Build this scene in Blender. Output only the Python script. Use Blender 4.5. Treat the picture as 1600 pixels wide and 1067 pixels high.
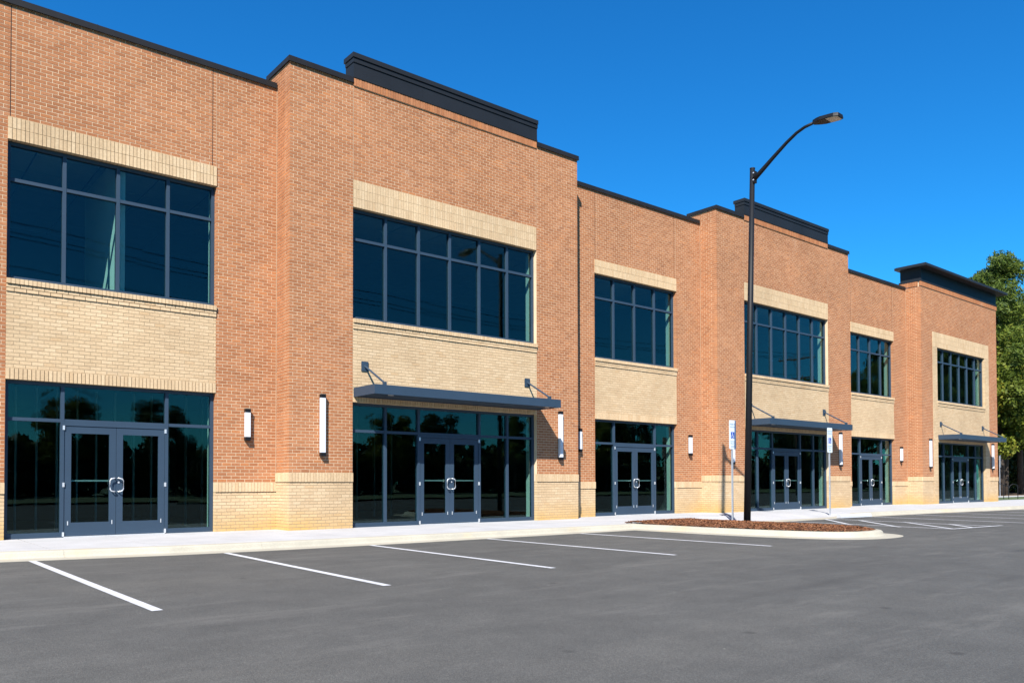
import bpy, math, random
import numpy as np
from mathutils import Vector, Matrix
random.seed(7); RNG = np.random.default_rng(7)
for o in list(bpy.data.objects): bpy.data.objects.remove(o)
S = bpy.context.scene
C = S.collection
R = math.radians

# ------------------------------------------------------------------ camera
cam_d = bpy.data.cameras.new('camera'); cam = bpy.data.objects.new('camera', cam_d); C.objects.link(cam)
S.camera = cam
F_PX, CY, YAW, PIT, ROL = 1269.32, 728.09, 0.687801, 0.0203477, -0.00229893
cam_d.sensor_fit = 'HORIZONTAL'; cam_d.sensor_width = 36; cam_d.lens = 36*F_PX/1600
cam_d.shift_y = (CY-533.5)/1600
cam_d.clip_start = 0.1; cam_d.clip_end = 4000
_f0 = Vector((math.sin(YAW), math.cos(YAW), 0)); _r0 = Vector((math.cos(YAW), -math.sin(YAW), 0)); _u0 = Vector((0, 0, 1))
_f = _f0*math.cos(PIT)+_u0*math.sin(PIT); _u = -_f0*math.sin(PIT)+_u0*math.cos(PIT)
_rt = _r0*math.cos(ROL)+_u*math.sin(ROL); _up = -_r0*math.sin(ROL)+_u*math.cos(ROL)
m = Matrix.Identity(4)
for i in range(3): m[i][0] = _rt[i]; m[i][1] = _up[i]; m[i][2] = -_f[i]
m.translation = (0, 0, 1.05)
cam.matrix_world = m

# ------------------------------------------------------------------ sky, sun, exposure
SUN = Vector((-1.12, -1.0, 1.36)).normalized()
EL = math.asin(SUN.z); AZ = math.atan2(SUN.x, SUN.y)
W = bpy.data.worlds.new('World'); S.world = W; W.use_nodes = True
wn = W.node_tree; wn.nodes.clear()
sky = wn.nodes.new('ShaderNodeTexSky'); sky.sky_type = 'NISHITA'; sky.sun_disc = False
sky.sun_elevation = EL; sky.sun_rotation = AZ; sky.altitude = 0
sky.air_density = 1.0; sky.dust_density = 0.0; sky.ozone_density = 2.6
hs = wn.nodes.new('ShaderNodeHueSaturation'); hs.inputs['Saturation'].default_value = 1.25
mx = wn.nodes.new('ShaderNodeMix'); mx.data_type = 'RGBA'; mx.blend_type = 'MULTIPLY'; mx.inputs[0].default_value = 1
mx.inputs[7].default_value = (0.22, 1.0, 1.38, 1)
bg = wn.nodes.new('ShaderNodeBackground'); bg.inputs[1].default_value = 0.058
wo = wn.nodes.new('ShaderNodeOutputWorld')
wn.links.new(sky.outputs[0], hs.inputs['Color']); wn.links.new(hs.outputs[0], mx.inputs[6]); wn.links.new(mx.outputs[2], bg.inputs[0]); wn.links.new(bg.outputs[0], wo.inputs[0])
sl = bpy.data.lights.new('sun', 'SUN'); sl.energy = 5.0; sl.angle = R(0.53); sl.color = (1, 0.955, 0.89)
so = bpy.data.objects.new('sun', sl); C.objects.link(so); so.location = (0, -20, 40)
so.rotation_euler = (-SUN).to_track_quat('-Z', 'Y').to_euler()
S.view_settings.view_transform = 'Standard'; S.view_settings.look = 'None'
S.view_settings.exposure = 1.2; S.view_settings.gamma = 1; S.view_settings.use_curve_mapping = False

# ------------------------------------------------------------------ materials
def newmat(name):
    m = bpy.data.materials.new(name); m.use_nodes = True
    nt = m.node_tree; b = nt.nodes['Principled BSDF']
    return m, nt, b
def nd(nt, t, **kw):
    n = nt.nodes.new(t)
    for k, v in kw.items(): setattr(n, k, v)
    return n
def ramp(nt, stops, interp='LINEAR'):
    n = nt.nodes.new('ShaderNodeValToRGB'); n.color_ramp.interpolation = interp
    e = n.color_ramp.elements
    while len(e) > len(stops): e.remove(e[-1])
    while len(e) < len(stops): e.new(0.5)
    for i, (p, c) in enumerate(stops): e[i].position = p; e[i].color = (c[0], c[1], c[2], 1)
    return n
def noise(nt, scale, detail=4, rough=.55, coord='Object', stretch=None):
    tc = nd(nt, 'ShaderNodeTexCoord'); n = nd(nt, 'ShaderNodeTexNoise')
    n.inputs['Scale'].default_value = scale; n.inputs['Detail'].default_value = detail; n.inputs['Roughness'].default_value = rough
    src = tc.outputs[coord]
    if stretch:
        mp = nd(nt, 'ShaderNodeMapping'); mp.inputs['Scale'].default_value = stretch
        nt.links.new(src, mp.inputs[0]); src = mp.outputs[0]
    nt.links.new(src, n.inputs['Vector']); return n
def mixc(nt, a, b, fac, mode='MIX'):
    n = nd(nt, 'ShaderNodeMix', data_type='RGBA', blend_type=mode)
    for sock, v in ((0, fac), (6, a), (7, b)):
        if hasattr(v, 'links') or isinstance(v, bpy.types.NodeSocket): nt.links.new(v, n.inputs[sock])
        else: n.inputs[sock].default_value = v if sock == 0 else (v[0], v[1], v[2], 1)
    return n.outputs[2]
def bump(nt, b, hsock, strength, dist=.01):
    n = nd(nt, 'ShaderNodeBump'); n.inputs['Strength'].default_value = strength; n.inputs['Distance'].default_value = dist
    nt.links.new(hsock, n.inputs['Height']); nt.links.new(n.outputs[0], b.inputs['Normal'])

def simple(name, col, rough=.5, metal=0, var=.12, nscale=3, spec=.5, bstr=0, bscale=80, coat=0):
    m, nt, b = newmat(name)
    n = noise(nt, nscale, 5)
    r = ramp(nt, [(.3, [c*(1-var) for c in col]), (.7, [min(1, c*(1+var)) for c in col])])
    nt.links.new(n.outputs[0], r.inputs[0]); nt.links.new(r.outputs[0], b.inputs['Base Color'])
    b.inputs['Roughness'].default_value = rough; b.inputs['Metallic'].default_value = metal
    b.inputs['Specular IOR Level'].default_value = spec
    if coat: b.inputs['Coat Weight'].default_value = coat; b.inputs['Coat Roughness'].default_value = .2
    if bstr:
        n2 = noise(nt, bscale, 3); bump(nt, b, n2.outputs[0], bstr, .004)
    return m

def brick_mat(name, stops, single, stain=None):
    m, nt, b = newmat(name)
    if single:
        oi = nd(nt, 'ShaderNodeObjectInfo'); tone = oi.outputs['Random']
    else:
        at = nd(nt, 'ShaderNodeAttribute'); at.attribute_name = 'tone'; tone = at.outputs['Fac']
    r = ramp(nt, stops); nt.links.new(tone, r.inputs[0])
    geo = nd(nt, 'ShaderNodeNewGeometry')
    n = nd(nt, 'ShaderNodeTexNoise'); n.inputs['Scale'].default_value = 26; n.inputs['Detail'].default_value = 5
    nt.links.new(geo.outputs['Position'], n.inputs['Vector'])
    rr = ramp(nt, [(.3, (.88, .87, .86)), (.72, (1.09, 1.085, 1.08))]); nt.links.new(n.outputs[0], rr.inputs[0])
    col = mixc(nt, r.outputs[0], rr.outputs[0], 1.0, 'MULTIPLY')
    # broad weathering, metres across
    n3 = nd(nt, 'ShaderNodeTexNoise'); n3.inputs['Scale'].default_value = .55; n3.inputs['Detail'].default_value = 6; n3.inputs['Roughness'].default_value = .65
    nt.links.new(geo.outputs['Position'], n3.inputs['Vector'])
    r3 = ramp(nt, [(.32, (.88, .86, .84)), (.68, (1.1, 1.09, 1.08))]); nt.links.new(n3.outputs[0], r3.inputs[0])
    col = mixc(nt, col, r3.outputs[0], 1.0, 'MULTIPLY')
    # pale efflorescence patches
    n4 = nd(nt, 'ShaderNodeTexNoise'); n4.inputs['Scale'].default_value = 1.3; n4.inputs['Detail'].default_value = 8; n4.inputs['Roughness'].default_value = .7
    nt.links.new(geo.outputs['Position'], n4.inputs['Vector'])
    r4 = ramp(nt, [(.62, (0, 0, 0)), (.78, (.35, .35, .35))]); nt.links.new(n4.outputs[0], r4.inputs[0])
    col = mixc(nt, col, (.43, .36, .28), r4.outputs[0])
    if stain:
        sx = nd(nt, 'ShaderNodeSeparateXYZ'); nt.links.new(geo.outputs['Position'], sx.inputs[0])
        mr = nd(nt, 'ShaderNodeMapRange'); mr.inputs[1].default_value = 0.0; mr.inputs[2].default_value = .55; mr.inputs[3].default_value = 1; mr.inputs[4].default_value = 0
        nt.links.new(sx.outputs[2], mr.inputs[0])
        mu = nd(nt, 'ShaderNodeMath', operation='MULTIPLY'); nt.links.new(mr.outputs[0], mu.inputs[0])
        r5 = ramp(nt, [(.3, (.2, .2, .2)), (.65, (1, 1, 1))]); nt.links.new(n3.outputs[0], r5.inputs[0]); nt.links.new(r5.outputs[0], mu.inputs[1])
        col = mixc(nt, col, stain, mu.outputs[0])
    nt.links.new(col, b.inputs['Base Color']); b.inputs['Roughness'].default_value = .88; b.inputs['Specular IOR Level'].default_value = .25
    n2 = nd(nt, 'ShaderNodeTexNoise'); n2.inputs['Scale'].default_value = 140; nt.links.new(geo.outputs['Position'], n2.inputs['Vector'])
    bump(nt, b, n2.outputs[0], .25, .004)
    return m
RED = [(0, (.270, .108, .047)), (.2, (.292, .118, .051)), (.55, (.318, .134, .060)), (.85, (.342, .150, .070)), (.95, (.355, .142, .056)), (1, (.25, .103, .048))]
BUFF = [(0, (.43, .312, .188)), (.35, (.46, .339, .207)), (.75, (.48, .359, .223)), (.93, (.495, .376, .239)), (1, (.43, .299, .170))]
STAIN = (.46, .265, .065)
M = {}
M['red'] = brick_mat('red_brick', RED, False); M['red1'] = brick_mat('red_brick_single', RED, True)
M['buff'] = brick_mat('buff_brick', BUFF, False, STAIN); M['buff1'] = brick_mat('buff_brick_single', BUFF, True, STAIN)
M['mortar_r'] = simple('mortar_pale', (.51, .39, .255), .95, var=.1, nscale=2, bstr=.4, bscale=120)
M['mortar_b'] = simple('mortar_buff', (.30, .22, .13), .95, var=.12, nscale=2, bstr=.4, bscale=120)
M['caulk'] = simple('caulk', (.33, .23, .145), .8)
M['frame'] = simple('slate_metal', (.023, .042, .068), .5, var=.06, nscale=1.5, spec=.35)
M['coping'] = simple('dark_bronze_metal', (.014, .0135, .0145), .5, var=.15, spec=.2)
M['cornice'] = simple('charcoal_metal', (.0115, .0135, .017), .55, var=.15, nscale=1, spec=.2)
M['black'] = simple('black_paint', (.006, .007, .009), .55, var=.15, spec=.22)
M['white'] = simple('white_acrylic', (.52, .54, .57), .35, var=.02)
M['chrome'] = simple('satin_steel', (.72, .73, .74), .3, metal=.6, var=.04)
M['galv'] = simple('galvanised_steel', (.42, .44, .47), .45, metal=.5, var=.15, nscale=12)
M['sign_white'] = simple('reflective_white', (.52, .57, .60), .4, var=.03)
M['sign_blue'] = simple('sign_blue', (.02, .06, .33), .4, var=.05)
M['sign_ink'] = simple('sign_ink', (.07, .18, .30), .5, var=.05)
M['drywall'] = simple('drywall', (.6, .6, .56), .9, var=.03)
M['plaster'] = simple('white_plaster', (.86, .86, .83), .9, var=.02)
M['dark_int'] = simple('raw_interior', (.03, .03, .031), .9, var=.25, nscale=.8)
M['stud'] = simple('stud_steel', (.25, .27, .27), .45, metal=.4, var=.1)
M['tile'] = simple('ceiling_tile', (.42, .42, .41), .9, var=.05)
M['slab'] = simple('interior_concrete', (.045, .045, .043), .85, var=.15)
M['roof'] = simple('roof_membrane', (.5, .5, .48), .85)
M['lens'] = simple('lamp_lens', (.5, .42, .33), .25, var=.1)

def concrete(name, col, stain_amt=.5):
    m, nt, b = newmat(name)
    n = noise(nt, 1.1, 8, .65); r = ramp(nt, [(.3, [c*.86 for c in col]), (.7, [c*1.08 for c in col])]); nt.links.new(n.outputs[0], r.inputs[0])
    n2 = noise(nt, 60, 3); r2 = ramp(nt, [(.35, (.88, .88, .88)), (.65, (1.05, 1.05, 1.05))]); nt.links.new(n2.outputs[0], r2.inputs[0])
    c = mixc(nt, r.outputs[0], r2.outputs[0], 1, 'MULTIPLY')
    n3 = noise(nt, .6, 6, .7); r3 = ramp(nt, [(.56, (0, 0, 0)), (.74, (stain_amt,)*3)]); nt.links.new(n3.outputs[0], r3.inputs[0])
    c = mixc(nt, c, (.43, .32, .16), r3.outputs[0])
    nt.links.new(c, b.inputs['Base Color']); b.inputs['Roughness'].default_value = .9; b.inputs['Specular IOR Level'].default_value = .25
    bump(nt, b, n2.outputs[0], .2, .004); return m
M['walk'] = concrete('sidewalk_concrete', (.375, .375, .38), .08)
M['kerb'] = concrete('kerb_concrete', (.345, .322, .262), .5)
M['stop'] = concrete('wheel_stop_concrete', (.42, .435, .46), .0)

def asphalt():
    m, nt, b = newmat('asphalt')
    n = noise(nt, .22, 7, .62, stretch=(.45, 1.3, 1)); r = ramp(nt, [(.3, (.0590, .0590, .0572)), (.5, (.0670, .0666, .0638)), (.72, (.0800, .0780, .0725))]); nt.links.new(n.outputs[0], r.inputs[0])
    n2 = noise(nt, 1.7, 6, .7); r2 = ramp(nt, [(.30, (.84, .84, .83)), (.70, (1.14, 1.13, 1.11))]); nt.links.new(n2.outputs[0], r2.inputs[0])
    c = mixc(nt, r.outputs[0], r2.outputs[0], 1, 'MULTIPLY')
    # aggregate speckle
    tc = nd(nt, 'ShaderNodeTexCoord'); v = nd(nt, 'ShaderNodeTexVoronoi'); v.inputs['Scale'].default_value = 150
    nt.links.new(tc.outputs['Object'], v.inputs['Vector'])
    r3 = ramp(nt, [(0, (.62, .62, .62)), (.5, (1, 1, 1)), (.9, (1.45, 1.45, 1.42))]); nt.links.new(v.outputs['Color'], r3.inputs[0])
    c = mixc(nt, c, r3.outputs[0], 1, 'MULTIPLY')
    # scattered pale stones
    v2 = nd(nt, 'ShaderNodeTexVoronoi'); v2.inputs['Scale'].default_value = 2.6; nt.links.new(tc.outputs['Object'], v2.inputs['Vector'])
    r5 = ramp(nt, [(.018, (.8, .8, .8)), (.03, (0, 0, 0))]); nt.links.new(v2.outputs['Distance'], r5.inputs[0])
    c = mixc(nt, c, (.24, .23, .21), r5.outputs[0])
    # pale dusty scuffs and dark tyre sweeps
    n4 = noise(nt, .75, 9, .75, stretch=(.5, 2.2, 1)); r4 = ramp(nt, [(.53, (0, 0, 0)), (.70, (.75, .75, .75))]); nt.links.new(n4.outputs[0], r4.inputs[0])
    c = mixc(nt, c, (.112, .108, .100), r4.outputs[0])
    n6 = noise(nt, .5, 6, .6, stretch=(.3, 2.6, 1)); r6 = ramp(nt, [(.30, (.42, .42, .42)), (.42, (0, 0, 0))]); nt.links.new(n6.outputs[0], r6.inputs[0])
    c = mixc(nt, c, (.038, .0375, .036), r6.outputs[0])
    v3 = nd(nt, 'ShaderNodeTexVoronoi'); v3.inputs['Scale'].default_value = .8; nt.links.new(tc.outputs['Object'], v3.inputs['Vector'])
    n8 = noise(nt, 9, 4); ad = nd(nt, 'ShaderNodeMath', operation='MULTIPLY_ADD'); ad.inputs[1].default_value = .05; nt.links.new(n8.outputs[0], ad.inputs[0]); nt.links.new(v3.outputs['Distance'], ad.inputs[2])
    r8 = ramp(nt, [(.055, (.55, .55, .55)), (.085, (0, 0, 0))]); nt.links.new(ad.outputs[0], r8.inputs[0])
    c = mixc(nt, c, (.022, .021, .020), r8.outputs[0])
    nt.links.new(c, b.inputs['Base Color']); b.inputs['Roughness'].default_value = .9; b.inputs['Specular IOR Level'].default_value = .3
    bump(nt, b, v.outputs['Distance'], .5, .006); return m
M['asphalt'] = asphalt()
def paint():
    m, nt, b = newmat('line_paint')
    n = noise(nt, 30, 6, .7); r = ramp(nt, [(.33, (.25, .25, .26)), (.47, (.48, .49, .51))]); nt.links.new(n.outputs[0], r.inputs[0])
    n2 = noise(nt, 1.2, 4); r2 = ramp(nt, [(.3, (.86, .86, .86)), (.7, (1, 1, 1))]); nt.links.new(n2.outputs[0], r2.inputs[0])
    nt.links.new(mixc(nt, r.outputs[0], r2.outputs[0], 1, 'MULTIPLY'), b.inputs['Base Color']); b.inputs['Roughness'].default_value = .75; return m
M['paint'] = paint()

def glass():
    m = bpy.data.materials.new('tinted_glass'); m.use_nodes = True; nt = m.node_tree; nt.nodes.clear()
    o = nd(nt, 'ShaderNodeOutputMaterial'); t = nd(nt, 'ShaderNodeBsdfTransparent'); t.inputs[0].default_value = (.60, .74, .72, 1)
    g = nd(nt, 'ShaderNodeBsdfGlossy'); g.inputs['Roughness'].default_value = 0.0; g.inputs[0].default_value = (.62, .82, .83, 1)
    fr = nd(nt, 'ShaderNodeFresnel'); geo = nd(nt, 'ShaderNodeNewGeometry'); io = nd(nt, 'ShaderNodeMix', data_type='FLOAT'); io.inputs[2].default_value = 1.5; io.inputs[3].default_value = 1/1.5
    nt.links.new(geo.outputs['Backfacing'], io.inputs[0]); nt.links.new(io.outputs[0], fr.inputs[0])   # same reflectance at both faces of the sheet
    n = noise(nt, .5, 2); bp = nd(nt, 'ShaderNodeBump'); bp.inputs['Strength'].default_value = .02; bp.inputs['Distance'].default_value = .05
    nt.links.new(n.outputs[0], bp.inputs['Height']); nt.links.new(bp.outputs[0], g.inputs['Normal'])
    mxs = nd(nt, 'ShaderNodeMixShader'); nt.links.new(fr.outputs[0], mxs.inputs[0]); nt.links.new(t.outputs[0], mxs.inputs[1]); nt.links.new(g.outputs[0], mxs.inputs[2]); nt.links.new(mxs.outputs[0], o.inputs[0])
    return m
M['glass'] = glass()

def leaf_mat(name, stops):
    m, nt, b = newmat(name)
    at = nd(nt, 'ShaderNodeAttribute'); at.attribute_name = 'tone'
    r = ramp(nt, stops); nt.links.new(at.outputs['Fac'], r.inputs[0])
    nt.links.new(r.outputs[0], b.inputs['Base Color']); b.inputs['Roughness'].default_value = .6; b.inputs['Specular IOR Level'].default_value = .25
    o = nt.nodes['Material Output']; tr = nd(nt, 'ShaderNodeBsdfTranslucent'); nt.links.new(r.outputs[0], tr.inputs[0])
    ms = nd(nt, 'ShaderNodeMixShader'); ms.inputs[0].default_value = .28
    nt.links.new(b.outputs[0], ms.inputs[1]); nt.links.new(tr.outputs[0], ms.inputs[2]); nt.links.new(ms.outputs[0], o.inputs[0])
    return m
M['pine'] = leaf_mat('pine_needles', [(0, (.035, .06, .012)), (.45, (.080, .120, .016)), (.8, (.150, .180, .018)), (1, (.20, .19, .022))])
M['gold'] = leaf_mat('golden_leaves', [(0, (.05, .07, .010)), (.5, (.092, .122, .012)), (.85, (.155, .168, .014)), (1, (.22, .175, .02))])
M['broad'] = leaf_mat('broad_leaves', [(0, (.014, .03, .009)), (.6, (.035, .06, .012)), (1, (.07, .09, .016))])
M['bark'] = simple('bark', (.055, .04, .03), .95, var=.4, nscale=6, bstr=.8, bscale=25)
M['grass'] = simple('grass_ground', (.06, .085, .03), .95, var=.35, nscale=.7, bstr=.6, bscale=30)
M['litter'] = simple('leaf_litter', (.095, .06, .032), .95, var=.45, nscale=3, bstr=.6, bscale=30)
def mulch_m():
    m, nt, b = newmat('mulch_chip'); at = nd(nt, 'ShaderNodeAttribute'); at.attribute_name = 'tone'
    r = ramp(nt, [(0, (.085, .030, .011)), (.5, (.170, .063, .022)), (.9, (.225, .090, .034)), (1, (.26, .135, .065))]); nt.links.new(at.outputs['Fac'], r.inputs[0])
    nt.links.new(r.outputs[0], b.inputs['Base Color']); b.inputs['Roughness'].default_value = .9; return m
M['mulch'] = mulch_m()
M['soil'] = simple('mulch_soil', (.09, .034, .014), .95, var=.4, nscale=14, bstr=1, bscale=40)

# ------------------------------------------------------------------ mesh builder
class MB:
    def __init__(s): s.v = []; s.f = []; s.t = []
    def box(s, x0, x1, y0, y1, z0, z1, tone=.5):
        n = len(s.v); s.v += [(x0, y0, z0), (x1, y0, z0), (x1, y1, z0), (x0, y1, z0), (x0, y0, z1), (x1, y0, z1), (x1, y1, z1), (x0, y1, z1)]
        s.f += [(n, n+3, n+2, n+1), (n+4, n+5, n+6, n+7), (n, n+1, n+5, n+4), (n+1, n+2, n+6, n+5), (n+2, n+3, n+7, n+6), (n+3, n, n+4, n+7)]
        s.t += [tone]*6; return s
    def poly(s, pts, tone=.5):
        n = len(s.v); s.v += [tuple(p) for p in pts]; s.f.append(tuple(range(n, n+len(pts)))); s.t.append(tone); return s
    def tube(s, pts, rad, sides=8, cap=True):
        pts = [Vector(p) for p in pts]; rad = rad if isinstance(rad, (list, tuple)) else [rad]*len(pts)
        d0 = (pts[1]-pts[0]).normalized(); ref = Vector((0, 0, 1)) if abs(d0.z) < .9 else Vector((1, 0, 0))
        rings = []
        for i, p in enumerate(pts):
            d = (pts[min(i+1, len(pts)-1)]-pts[max(i-1, 0)]).normalized()
            a = d.cross(ref).normalized(); b = d.cross(a).normalized()
            n = len(s.v); rings.append(n)
            for k in range(sides):
                t = 2*math.pi*k/sides; s.v.append(tuple(p+(a*math.cos(t)+b*math.sin(t))*rad[i]))
        for i in range(len(rings)-1):
            for k in range(sides):
                k2 = (k+1) % sides; s.f.append((rings[i]+k, rings[i+1]+k, rings[i+1]+k2, rings[i]+k2)); s.t.append(.5)
        if cap:
            s.f.append(tuple(rings[0]+k for k in range(sides))); s.f.append(tuple(rings[-1]+k for k in reversed(range(sides)))); s.t += [.5, .5]
        return s
    def prism(s, pts, axis, a0, a1):
        """extrude a 2-D outline along an axis; pts are the two other coordinates in order"""
        def mk(p, a): return (a, p[0], p[1]) if axis == 'x' else (p[0], a, p[1]) if axis == 'y' else (p[0], p[1], a)
        n = len(s.v); k = len(pts); s.v += [mk(p, a0) for p in pts]+[mk(p, a1) for p in pts]
        s.f += [tuple(range(n, n+k)), tuple(reversed(range(n+k, n+2*k)))]+[(n+i, n+k+i, n+k+(i+1) % k, n+(i+1) % k) for i in range(k)]
        s.t += [.5]*(k+2); return s
    def mesh(s, name, mat, smooth=False, tone=False, org=(0, 0, 0)):
        me = bpy.data.meshes.new(name)
        v = [(a-org[0], b-org[1], c-org[2]) for a, b, c in s.v]
        me.from_pydata(v, [], s.f); me.materials.append(mat)
        if tone:
            at = me.attributes.new('tone', 'FLOAT', 'FACE'); at.data.foreach_set('value', s.t)
        if smooth: me.polygons.foreach_set('use_smooth', [True]*len(me.polygons))
        me.validate(); return me
    def build(s, name, mat, parent=None, smooth=False, tone=False, org=(0, 0, 0)):
        return add(name, s.mesh(name, mat, smooth, tone, org), parent, org)
def wloc(o):
    v = Vector((0, 0, 0))
    while o is not None: v = v+o.location; o = o.parent
    return v
def add(name, me, parent=None, at=(0, 0, 0)):
    """link a mesh; 'at' is in world space"""
    o = bpy.data.objects.new(name, me); C.objects.link(o)
    if parent is not None: o.parent = parent; o.location = Vector(at)-wloc(parent)
    else: o.location = at
    return o
def tag(o, label=None, cat=None, group=None, kind=None):
    if label: o['label'] = label
    if cat: o['category'] = cat
    if group: o['group'] = group
    if kind: o['kind'] = kind
    return o
def empty(name, loc, label=None, cat=None, group=None):
    o = bpy.data.objects.new(name, None); C.objects.link(o); o.location = loc; o.empty_display_size = .3
    return tag(o, label, cat, group)
def boxes_mesh(name, B, tone, mat):
    """numpy: B (n,6) x0,x1,y0,y1,z0,z1 -> one mesh"""
    B = np.asarray(B, dtype=np.float64); n = len(B)
    ix = np.array([[0, 2, 4], [1, 2, 4], [1, 3, 4], [0, 3, 4], [0, 2, 5], [1, 2, 5], [1, 3, 5], [0, 3, 5]])
    V = B[:, ix].reshape(-1, 3)
    q = np.array([[0, 3, 2, 1], [4, 5, 6, 7], [0, 1, 5, 4], [1, 2, 6, 5], [2, 3, 7, 6], [3, 0, 4, 7]])
    Fc = (q[None]+8*np.arange(n)[:, None, None]).reshape(-1)
    me = bpy.data.meshes.new(name); me.vertices.add(len(V)); me.vertices.foreach_set('co', V.ravel())
    me.loops.add(len(Fc)); me.loops.foreach_set('vertex_index', Fc.astype(np.int32))
    me.polygons.add(6*n); me.polygons.foreach_set('loop_start', np.arange(0, 24*n, 4, dtype=np.int32)); me.polygons.foreach_set('loop_total', np.full(6*n, 4, dtype=np.int32))
    me.polygons.foreach_set('use_smooth', np.zeros(6*n, dtype=bool)); me.update(calc_edges=True)
    at = me.attributes.new('tone', 'FLOAT', 'FACE'); at.data.foreach_set('value', np.repeat(np.asarray(tone, dtype=np.float32), 6))
    me.materials.append(mat); return me

# ------------------------------------------------------------------ building dimensions (metres; x along the front, y into the building)
YR, YP = 17.775, 17.076          # recessed and projecting wall faces
CO, BL = 0.072, 0.2025           # brick course and module
JT = 0.0125
WT_P, WT_R, SOL = 1.296, 1.08, 0.216
HEAD, SILL, TRANS_U = 7.56, 4.93, 6.84
SF_R, SF_P = 3.024, 2.952
COP_R, COP_P = 10.14, 10.51      # underside of the copings
BAYS = [  # kind, x0, x1, opening l, r
    ('P', -1.0, .92, None, None),
    ('R', .92, 7.62, 2.31, 6.235), ('P', 7.62, 16.53, 9.2, 14.93),
    ('R', 16.53, 23.2, 17.935, 21.87), ('P', 23.2, 32.14, 24.8, 30.48),
    ('R', 32.14, 38.78, 33.58, 37.49), ('E', 38.78, 47.69, 40.43, 46.07)]

BLD = empty('commercial_building', (26, 17.4, 0), 'long two-storey brick commercial building with buff bands and dark glass storefronts', 'building')

# brick collectors: owner key -> list of boxes / tones / full flag
BR = {}
def put(owner, kind, b, full): BR.setdefault((owner, kind), []).append((b, random.random(), full))
def field(owner, kind, x0, x1, z0, z1, y, holes=(), zbase=None, depth=.115, co=CO, xoff=0.0):
    """running bond on a wall facing -y; face at y"""
    zbase = z0 if zbase is None else zbase
    k = int(math.floor((z0-zbase)/co+1e-6)); 
    while zbase+k*co < z1-1e-4:
        a = max(z0, zbase+k*co); b = min(z1, zbase+(k+1)*co)-JT
        if b-a > .02:
            segs = [(x0, x1)]
            zm = (a+b)/2
            for (h0, h1, g0, g1) in holes:
                if g0 < zm < g1:
                    ns = []
                    for (s0, s1) in segs:
                        if h1 <= s0 or h0 >= s1: ns.append((s0, s1)); continue
                        if h0-s0 > .02: ns.append((s0, h0))
                        if s1-h1 > .02: ns.append((h1, s1))
                    segs = ns
            off = (k % 2)*BL/2+xoff
            for (s0, s1) in segs:
                i = math.floor((s0-off)/BL)
                while off+i*BL < s1-.015:
                    p = max(s0, off+i*BL+(0 if off+i*BL <= s0+.035 else JT)); q = min(s1, off+(i+1)*BL)
                    if off+i*BL < s0+.035: p = s0
                    if s1-q < .035: q = s1
                    if off+(i+1)*BL < s0+.035 or off+i*BL > s1-.035: i += 1; continue
                    if q-p > .018:
                        j = random.uniform(-.0012, .0012)
                        put(owner, kind, (p, q, y+j, y+depth, a, b), (abs(q-p-(BL-JT)) < .002) and (b-a > co-JT-.002))
                    i += 1
        k += 1
def soldier(owner, kind, x0, x1, z0, z1, y, w=None, depth=.115):
    w = w or CO; n = max(1, round((x1-x0)/w)); w = (x1-x0)/n
    for i in range(n):
        j = random.uniform(-.0015, .0015)
        put(owner, kind, (x0+i*w+(JT/2 if i else 0), x0+(i+1)*w-(JT/2 if i < n-1 else 0), y+j, y+depth, z0, z1-JT*.6), False)
def field_side(owner, kind, x, sgn, y0, y1, z0, z1, depth=.05, soldier_=False):
    """return wall; face at x looking towards sgn*x"""
    xa, xb = (x, x+depth) if sgn < 0 else (x-depth, x)
    if soldier_:
        n = round((y1-y0)/CO); w = (y1-y0)/n
        for i in range(n): put(owner, kind, (xa, xb, y0+i*w+JT/2, y0+(i+1)*w-JT/2, z0, z1-JT*.6), False)
        return
    k = 0
    while z0+k*CO < z1-1e-4:
        a = z0+k*CO; b = min(z1, a+CO)-JT
        if b-a > .02:
            off = y0+((k+1) % 2)*BL/2-BL; i = 0
            while off+i*BL < y1-.015:
                p = max(y0, off+i*BL+(0 if off+i*BL <= y0+1e-6 else JT)); q = min(y1, off+(i+1)*BL)
                if y1-q < .035: q = y1
                if off+i*BL > y1-.035: break
                if q-p > .018: put(owner, kind, (xa, xb, p, q, a, b), False)
                i += 1
        k += 1

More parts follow.
